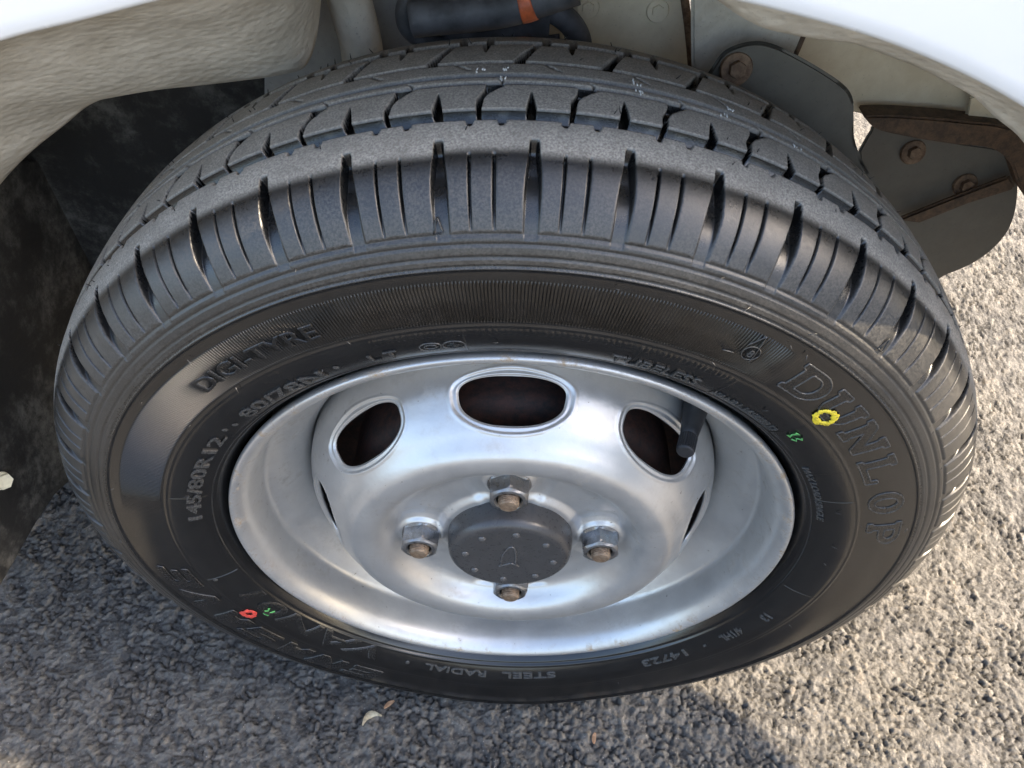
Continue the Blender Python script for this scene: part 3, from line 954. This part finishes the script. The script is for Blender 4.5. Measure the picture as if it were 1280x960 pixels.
for ch, a in zip('DUNLOP', (51.6, 45.0, 37.6, 29.4, 21.0, 12.2)):
    o_, i_ = slab(ch, .0200, .0172)
    o_ = [[(x, y) for x, y in l] for l in o_]
    solid('raised_letter', o_, a, .2022, .00035, 'letter', i_)
    strokes('letter_outline', o_ + i_, a, .2022, .0005, 'small_letter')

# wide slanted capitals of the lower left: strokes of raised bars
EN = {'E': [[(0, 0), (1, 0), (1, .22), (.3, .22), (.3, .39), (.9, .39), (.9, .6), (.3, .6), (.3, .78), (1, .78), (1, 1), (0, 1)]],
      'N': [[(0, 0), (.27, 0), (.27, .55), (.72, 0), (1, 0), (1, 1), (.73, 1), (.73, .45), (.28, 1), (0, 1)]],
      'A': [[(0, 0), (.28, 0), (.38, .25), (.66, .25), (.74, 0), (1, 0), (.66, 1), (.38, 1)]],
      'S': [[(0, 0), (1, 0), (1, .6), (.28, .6), (.28, .78), (1, .78), (1, 1), (0, 1), (0, .4), (.72, .4), (.72, .22), (0, .22)]],
      'V': [[(0, 1), (.28, 1), (.5, .35), (.74, 1), (1, 1), (.64, 0), (.36, 0)]]}
for k, ch in enumerate('ENASAVE'):
    W_, H_ = .0235, .0175
    sh = [[((x - .5) * W_ + y * .006 - .003, y * H_) for x, y in l] for l in EN[ch]]
    a = 237.5 - k * 8.2
    solid('raised_letter', sh, a, .2015, .0011, 'letter')
    strokes('letter_outline', sh, a, .2015, .00040, 'small_letter')

# flying triangle with a ring, and the two little oval stamps near the bead
strokes('moulded_emblem', [[(-.0105, -.002), (-.0055, -.0012)], [(.0005, .0125), (.0045, -.003)], [(.0005, .0125), (-.0035, .0050)]], 61.8, .2085, .00028, 'small_letter', closed=False)
strokes('moulded_emblem', [arcpts(0, .002, .0040, .0040, 0, 340, 18)], 61.5, .2085, .00025, 'small_letter')
strokes('moulded_stamp', [arcpts(0, 0, .0050, .0034, 0, 340, 18), [(-.003, 0), (.003, 0)], [(-.002, .0015), (.002, .0015)], [(-.002, -.0015), (.002, -.0015)], [(0, -.003), (0, .003)]], 96.4 + 1.2, .1845, .00035, 'small_letter')
strokes('moulded_stamp', [arcpts(0, 0, .0050, .0034, 0, 340, 18), arcpts(0, 0, .003, .0018, 0, 340, 12)], 96.4 + 4.4, .1845, .00035, 'small_letter')
strokes('wear_mark', [[(-.0018, -.0035), (0, .0025), (.0018, -.0035)]], 96.6, .2445, .00035, 'letter')
strokes('wear_mark', [[(-.0018, -.0035), (0, .0025), (.0018, -.0035)]], 96.6 - 6 * PITCH, .2445, .00035, 'letter')


# paint marks
def paint(name, loops, th, r0, mat, lift=.0011):
    """flat brush marks: ribbons laid on the wall"""
    V, F = [], []
    for pts, wd in loops:
        P = np.array(pts, float); T = np.gradient(P, axis=0); T /= np.linalg.norm(T, axis=1)[:, None] + 1e-9
        N = np.stack([-T[:, 1], T[:, 0]], 1); b = len(V)
        for k in range(len(P)):
            j = wd * (.55 + .8 * random.random())
            for s_, z_ in ((1, -.0002), (.7, .0003), (-.7, .0003), (-1, -.0002)):
                V.append((P[k, 0] + N[k, 0] * j * s_, P[k, 1] + N[k, 1] * j * s_, z_))
        for k in range(len(P) - 1):
            for q in range(3): F.append((b + 4 * k + q, b + 4 * k + q + 1, b + 4 * k + q + 5, b + 4 * k + q + 4))
    return part(name, mesh(name, on_wall(np.array(V), th, r0, lift, centre=False), F), M[mat], wheel)


ring_ = [(math.cos(a) * .0050 + random.uniform(-.0003, .0003), math.sin(a) * .0042 + random.uniform(-.0003, .0003)) for a in np.linspace(0, 6.6, 34)]
paint('paint_mark', [(ring_, .0015), ([(-.0045, -.002), (-.001, -.004), (.004, -.0028)], .0008)], 45.2, .2040, 'yellow', .0009)
ring_ = [(math.cos(a) * .0038, math.sin(a) * .0040) for a in np.linspace(0, 6.4, 34)]
paint('paint_mark', [(ring_, .0021)], 204.6, .1945, 'red', .0006)
paint('paint_mark', [([(-.004, .002), (-.002, .003), (-.003, 0), (-.001, -.002), (-.0035, -.002)], .0006), ([(.001, .0025), (.003, .002), (.001, .0), (.0035, -.001), (.0012, -.0025)], .0006)], 43.0, .1855, 'green', .0006)
paint('paint_mark', [([(-.003, .002), (-.0005, .003), (-.002, -.001), (-.003, -.003)], .0009), ([(.0005, .0025), (.003, .001), (.001, -.0005), (.003, -.003)], .0009)], 206.6, .1838, 'green', .0006)


# chalk ticks on the centre ribs and little rubber hairs
def tread_pt(th, w, h=0.0):
    r = np.interp(w, PD[:int(np.argmax(PD[:, 0])), 0], PD[:int(np.argmax(PD[:, 0])), 1]) + h
    return np.array([r * math.cos(math.radians(th)), -w, r * math.sin(math.radians(th))])


for th, w in ((93.3, -.0032), (91.0, -.0040), (91.2, .0042), (79.6, -.0035), (79.4, .0040), (71.6, .0045), (70.5, -.003), (63.8, .0042)):
    parts = []
    for k in range(5):
        a = th + random.uniform(-.45, .45); ww = w + random.uniform(-.0012, .0012)
        b = a + random.uniform(-.12, .12); w2 = ww + random.choice((-1, 1)) * random.uniform(.0008, .002)
        parts.append(tube_mesh('chalk_tick', [tread_pt(a, ww, .0001), tread_pt((a + b) / 2, (ww + w2) / 2, .0002), tread_pt(b, w2, .0001)], .0003, 5))
    part('chalk_mark', join_meshes('chalk_mark', parts), M['chalk'], wheel)

hair = []
for k in range(90):
    th = random.uniform(4, 176); w = random.choice((-.049, -.046, .0215, -.0165, .036, -.036)) + random.uniform(-.001, .001)
    a = tread_pt(th, w, -.0004); L = random.uniform(.0008, .0026)
    b = tread_pt(th + random.uniform(-.3, .3), w + random.uniform(-.0008, .0008), L)
    hair.append(tube_mesh('vent_hairs', [a, (a + b) / 2, b], [.00028, .00022, .0001], 5))
vh = part('vent_hairs', join_meshes('vent_hairs', hair), M['letter'], wheel)
vh['kind'] = 'stuff'
hair = []
for k in range(46):
    th = random.uniform(0, 360); r0 = random.choice((.2378, .2305, .2230, .1990, .1860))
    r1 = r0 + random.uniform(-.003, .003); dth = random.uniform(-.7, .7)
    pts = []
    for t in (0, .5, 1):
        r = r0 + (r1 - r0) * t; a = math.radians(th + dth * t)
        pts.append((r * math.cos(a), -(side_w(r) + .0006 + .0010 * t), r * math.sin(a)))
    hair.append(tube_mesh('vent_hairs', deform(np.array(pts)), [.00025, .0002, .0001], 5))
vh = part('vent_hairs', join_meshes('vent_hairs', hair), M['small_letter'], wheel)
vh['kind'] = 'stuff'

# ------------------------------------------------------------------ steel wheel
RIM = [(.0535, .1650), (.0560, .1664), (.0585, .1668), (.0602, .1660), (.0606, .1646), (.0600, .1628), (.0580, .1604), (.0550, .1582), (.0510, .1566), (.0450, .1553), (.0390, .1543), (.0340, .1534), (.0312, .1520),
       (.0292, .1498), (.0270, .1472), (.0245, .1445), (.0212, .1412), (.0172, .1370), (.0128, .1330), (.0080, .1306), (.0020, .1297), (-.015, .1295), (-.028, .136), (-.034, .150), (-.045, .156), (-.058, .166), (-.060, .168), (-.056, .1695), (-.043, .160), (-.030, .155), (.020, .1560), (.045, .1600), (.0505, .163)]
pr = catmull(RIM, 4)
rim_me = lathe_mesh('wheel_rim', pr, 256)
nV = len(pr); ed = np.exp(-((pr[:, 0] - .0600) / .0035) ** 2) * (pr[:, 1] > .156)
attr(rim_me, 'edge', np.tile(ed, 256))
part('wheel_rim', rim_me, M['silver'], wheel)

DISC = [(.0480, .0290), (.0500, .0300), (.0508, .0330), (.0508, .0500), (.0508, .0625), (.0512, .0665), (.0528, .0702), (.0560, .0733), (.0598, .0760), (.0628, .0790), (.0646, .0828), (.0653, .0875), (.0651, .0922), (.0640, .0956), (.0616, .0987), (.0588, .1013),
        (.0563, .1038), (.0541, .1063), (.0511, .1091), (.0468, .1126), (.0415, .1164), (.0358, .1203), (.0300, .1232), (.0245, .1255), (.0195, .1272), (.0140, .1283), (.0070, .1289), (-.004, .1291)]
NUTS = [90 + .8, 180 + .8, 270 + .8, .8]
WIN_N = 8


def build_disc():
    d = catmull(DISC, 8)
    arc = np.concatenate([[0], np.cumsum(np.hypot(*np.diff(d, axis=0).T))])
    tw_, tr_ = np.gradient(d[:, 0], arc), np.gradient(d[:, 1], arc); ln_ = np.hypot(tw_, tr_)
    s_top = arc[np.argmin(np.hypot(d[:, 0] - .0305, d[:, 1] - .1229))]
    s_bot = arc[np.argmin(np.hypot(d[:, 0] - .0528, d[:, 1] - .1075))]
    sc, hh = (s_top + s_bot) / 2, (s_top - s_bot) / 2
    hwid, RU, v0 = .0285, .118, .28 * hh
    step = 2 * np.pi / WIN_N

    def rho(u, v):
        """rounded D outline, 1 on the edge: flat towards the rim, round towards the hub"""
        q = np.where(v > v0, (v - v0) / (hh - v0), (v0 - v) / (hh + v0))
        nn = 2.75 - .45 * sstep((v0 - v) / hh, 0, 1.0)
        return (np.abs(u / hwid) ** nn + q ** nn) ** (1 / nn)
    # polar table of the outline about a centre
    vc = .15 * hh
    pa = np.linspace(-np.pi, np.pi, 721); lo, hi = np.zeros(721), np.full(721, .06)
    for _ in range(40):
        m = (lo + hi) / 2; ins = rho(m * np.cos(pa), vc + m * np.sin(pa)) < 1
        lo, hi = np.where(ins, m, lo), np.where(ins, hi, m)
    Lw = (lo + hi) / 2

    def place(TT, SS):
        W, R = np.interp(SS, arc, d[:, 0]), np.interp(SS, arc, d[:, 1])
        nw, nr = np.interp(SS, arc, tr_ / ln_), np.interp(SS, arc, -tw_ / ln_)
        sgn = np.sign(nw + nr); nw, nr = nw * sgn, nr * sgn
        u = ((TT - np.pi / 2 + step / 2) % step - step / 2) * RU; v = SS - sc
        sdf = np.hypot(u, v - vc) - np.interp(np.arctan2(v - vc, u), pa, Lw)
        off = -.0010 * (1 - sstep(sdf, .0028, .0042)) + .0004 * band(sdf, .0046, .0009, .0012)
        off = off - .0012 * (1 - sstep(sdf, .0, .0011))                      # rolled edge of the opening
        for a in NUTS:
            dd = np.hypot(R * np.cos(TT) - .055 * math.cos(math.radians(a)), R * np.sin(TT) - .055 * math.sin(math.radians(a)))
            off = off + .0020 * (1 - sstep(dd, .0125, .0155)) * (R < .09) - .0012 * band(dd, .0205, .004, .006) * (R < .068)
        lobes = np.cos(4 * TT - math.radians(4 * .8))
        off = off - .0016 * (.5 - .5 * lobes) * band(R, .052, .014, .012)
        off = off + .0028 * (1 - sstep(R, .0405, .0455)) * (R < .06)
        for a, q in ((58.0, .066), (118.0, .066)):
            dd = np.hypot(R * np.cos(TT) - q * math.cos(math.radians(a)), R * np.sin(TT) - q * math.sin(math.radians(a)))
            off = off + .0003 * band(dd, .0042, .0005, .0006)
        W, R = W + nw * off, R + nr * off
        return np.stack([R * np.cos(TT), -W, R * np.sin(TT)], -1).reshape(-1, 3)
    nt, ns_side = 800, 34
    sA, sB = s_bot - .0075, s_top + .0065
    VV, FF, o = [], [], 0

    def add(V, F):
        nonlocal o
        VV.append(V); FF.append(F + o); o += len(V)
    T0 = np.pi / 2 - step / 2
    th = T0 + np.arange(nt) * 2 * np.pi / nt
    for s0, s1 in ((0, sA), (sB, arc[-1])):
        ss = np.linspace(s0, s1, max(4, int((s1 - s0) / .0011)))
        TT, SS = np.meshgrid(th, ss, indexing='ij')
        add(place(TT, SS), grid_faces(nt, len(ss), wrap_u=True))
    k = nt // WIN_N
    bt = np.linspace(-step / 2, step / 2, k + 1); bs = np.linspace(sA, sB, ns_side + 1)
    ring = [(t, sA) for t in bt] + [(step / 2, q) for q in bs[1:]] + [(t, sB) for t in bt[::-1][1:]] + [(-step / 2, q) for q in bs[::-1][1:-1]]
    ring = np.array(ring); bu, bv = ring[:, 0] * RU, ring[:, 1] - sc
    dl = np.hypot(bu, bv - vc); da = np.arctan2(bv - vc, bu); wl = np.interp(da, pa, Lw)
    tt = np.linspace(0, 1, 22) ** 1.5
    ll = wl[:, None] + (dl - wl)[:, None] * tt[None, :]
    U, V_ = ll * np.cos(da)[:, None], vc + ll * np.sin(da)[:, None]
    for i in range(WIN_N):
        add(place(U / RU + np.pi / 2 + i * step, V_ + sc), grid_faces(len(ring), len(tt), wrap_u=True))
    bm = bmesh.new(); me = mesh('wheel_disc', np.vstack(VV), np.vstack(FF)); bm.from_mesh(me)
    bmesh.ops.remove_doubles(bm, verts=bm.verts[:], dist=2e-5)
    bmesh.ops.recalc_face_normals(bm, faces=bm.faces[:])
    bm.faces.ensure_lookup_table()
    f = min(bm.faces, key=lambda f: (f.calc_center_median() - Vector((0, -.0508, .04))).length)
    if f.normal.y > 0: bmesh.ops.reverse_faces(bm, faces=bm.faces[:])
    bm.to_mesh(me); bm.free()
    me.polygons.foreach_set('use_smooth', np.ones(len(me.polygons), bool))
    attr(me, 'edge', np.zeros(len(me.vertices)))
    return me


disc = part('wheel_disc', build_disc(), M['silver'], wheel)
sol = disc.modifiers.new('thickness', 'SOLIDIFY'); sol.thickness = .0016; sol.offset = -1
# brake drum behind the windows
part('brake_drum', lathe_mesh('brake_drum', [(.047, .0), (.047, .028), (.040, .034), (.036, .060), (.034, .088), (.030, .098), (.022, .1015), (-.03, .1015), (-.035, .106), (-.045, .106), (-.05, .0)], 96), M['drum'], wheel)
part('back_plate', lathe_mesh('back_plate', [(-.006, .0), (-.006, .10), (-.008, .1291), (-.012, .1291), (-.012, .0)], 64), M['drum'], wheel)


# ---- nuts and studs ---------------------------------------------------
def nut_mesh():
    n = 48; rows = []
    for z, kind in ((0, 'c'), (.0012, 'c'), (.0022, 'h'), (.0095, 'h'), (.0112, 'm'), (.0124, 'e'), (.0126, 'i'), (.0112, 'j')):
        row = []
        for k in range(n):
            a = 2 * math.pi * k / n
            hexr = .0107 / math.cos(((a + math.pi / 6) % (math.pi / 3)) - math.pi / 6)
            rr_ = {'c': .0126, 'h': hexr, 'm': min(hexr, .0117), 'e': .0100, 'i': .0082, 'j': .0070}[kind]
            row.append((rr_ * math.cos(a), -z, rr_ * math.sin(a)))
        rows.append(row)
    V = np.array(rows).transpose(1, 0, 2)
    me = mesh('lug_nut', V.reshape(-1, 3), grid_faces(n, len(rows), wrap_u=True))
    me.polygons.foreach_set('use_smooth', np.zeros(len(me.polygons), bool))
    return me


def stud_mesh():
    prof = [(.0, .0056)]
    z = .0
    while z < .0142:
        prof += [(z, .0054), (z + .0003, .0059), (z + .0006, .0059), (z + .0009, .0054)]; z += .00125
    prof += [(.0152, .0054), (.0158, .0047), (.0158, .0047), (.0160, .0046), (.0160, .0022), (.0157, .0)]
    me = lathe_mesh('wheel_stud', prof, 28)
    me.polygons.foreach_set('use_smooth', np.zeros(len(me.polygons), bool))
    return me


nm, sm = nut_mesh(), stud_mesh()
for i, a in enumerate(NUTS):
    c = (.055 * math.cos(math.radians(a)), -.0515, .055 * math.sin(math.radians(a)))
    o = part('lug_nut', nm, M['chrome'], wheel); o.location = c; o.rotation_euler = (0, random.uniform(0, 1), 0)
    o = part('wheel_stud', sm, M['stud'], wheel); o.location = (c[0], c[1], c[2])

# ---- centre cap -------------------------------------------------------
part('centre_cap', lathe_mesh('centre_cap', catmull([(.046, .0395), (.0500, .0392), (.0515, .0385), (.0519, .0376), (.0524, .0380), (.0535, .0383), (.058, .0379), (.0635, .0372), (.0660, .0362), (.0676, .0345), (.0682, .0325), (.0683, .030), (.0681, .015), (.0680, .0)], 4), 128), M['cap'], wheel)
for k in range(8):
    a = math.radians(82 + 45 * k)
    V, F = [], []
    bm = bmesh.new(); bmesh.ops.create_uvsphere(bm, u_segments=14, v_segments=8, radius=.0024)
    for v in bm.verts: v.co.y *= .5
    me = bpy.data.meshes.new('cap_dimple'); bm.to_mesh(me); bm.free()
    me.polygons.foreach_set('use_smooth', np.ones(len(me.polygons), bool))
    o = part('cap_dimple', me, M['cap_mark'], wheel); o.location = (.0268 * math.cos(a), -.0683, .0268 * math.sin(a) + .0)
em = [[(-.0065, -.0105), (-.003, -.0085), (.0008, -.0065)], [(.0008, -.0065), (.0035, -.0078), (.0058, -.0100)], [(-.0052, -.0090), (-.0042, .0015), (-.0018, .0095), (.0006, .0128), (.0026, .0118), (.0036, .0060), (.0038, -.001), (.0037, -.0075)]]
parts = [tube_mesh('cap_emblem', catmull([(x, -.0682, z) for x, z in l], 6), .00065, 8) for l in em]
part('cap_emblem', join_meshes('cap_emblem', parts), M['cap_mark'], wheel)

# ---- valve ------------------------------------------------------------
vb, ve = at(872, 500, -.014), at(856, 566, -.052)
va = ve - vb; va /= np.linalg.norm(va)
part('valve_stem', tube_mesh('valve_stem', [vb, vb + va * .006, vb + va * .024, vb + va * .030], [.0078, .0072, .0052, .0045], 24), M['valve'], wheel)
n = 48; ca = vb + va * .0285; L = float(np.linalg.norm(ve - ca))
u1 = np.cross(va, [0, 0, 1.]); u1 /= np.linalg.norm(u1); u2 = np.cross(va, u1)
V, F = [], []
for z, rr_, kn in ((0, .0050, 1), (L * .80, .0050, 1), (L * .90, .0048, 0), (L * .98, .0042, 0), (L, .003, 0)):
    for k in range(n):
        a = 2 * math.pi * k / n; q = rr_ * (1 - .07 * kn * (k % 2))
        V.append(ca + va * z + q * (math.cos(a) * u1 + math.sin(a) * u2))
F = [(i * n + k, i * n + (k + 1) % n, (i + 1) * n + (k + 1) % n, (i + 1) * n + k) for i in range(4) for k in range(n)] + [tuple(range(4 * n, 5 * n))]
me = mesh('valve_cap', V, F, False)
part('valve_cap', me, M['valve'], wheel)


# ------------------------------------------------------------------ litter on the asphalt
def litter(name, px, py, size, mat, label, curl=.3, rot=0.0):
    p = at(px, py, 0)
    d = r_ * ((px - 640) / FPX) + f_ - u_ * ((py - 480) / FPX)
    t = (-H - CAM_C[2]) / d[2]; g = CAM_C + d * t
    V, F = [], []
    for i, s in enumerate(np.linspace(-1, 1, 9)):
        wv = (1 - abs(s) ** 1.6) * size * .32 + .0003
        for j, u in enumerate((-1, 0, 1)):
            x, y = s * size, u * wv + curl * size * (1 - s * s) * .8
            z = .0012 + size * .25 * abs(s) * curl + .0008 * abs(u)
            V.append((x * math.cos(rot) - y * math.sin(rot), x * math.sin(rot) + y * math.cos(rot), z))
    F = [(i * 3 + j, (i + 1) * 3 + j, (i + 1) * 3 + j + 1, i * 3 + j + 1) for i in range(8) for j in range(2)]
    o = obj(name, mesh(name, V, F), mat, None, (g[0], g[1], 0.0008))
    o.modifiers.new('thickness', 'SOLIDIFY').thickness = .0004
    o['label'] = label; o['category'] = 'leaf'


litter('dry_leaf', 466, 903, .0085, M['leaf'], 'pale curled dry leaf on the dark asphalt below the tyre', .9, .5)
litter('leaf_bit', 743, 924, .0045, M['brownleaf'], 'small reddish brown leaf bit on shaded asphalt right of the pale curled leaf', .2, 1.4)
litter('leaf_bit', 487, 882, .0050, M['brownleaf'], 'thin brown leaf scrap just behind the pale curled dry leaf', .2, .7)
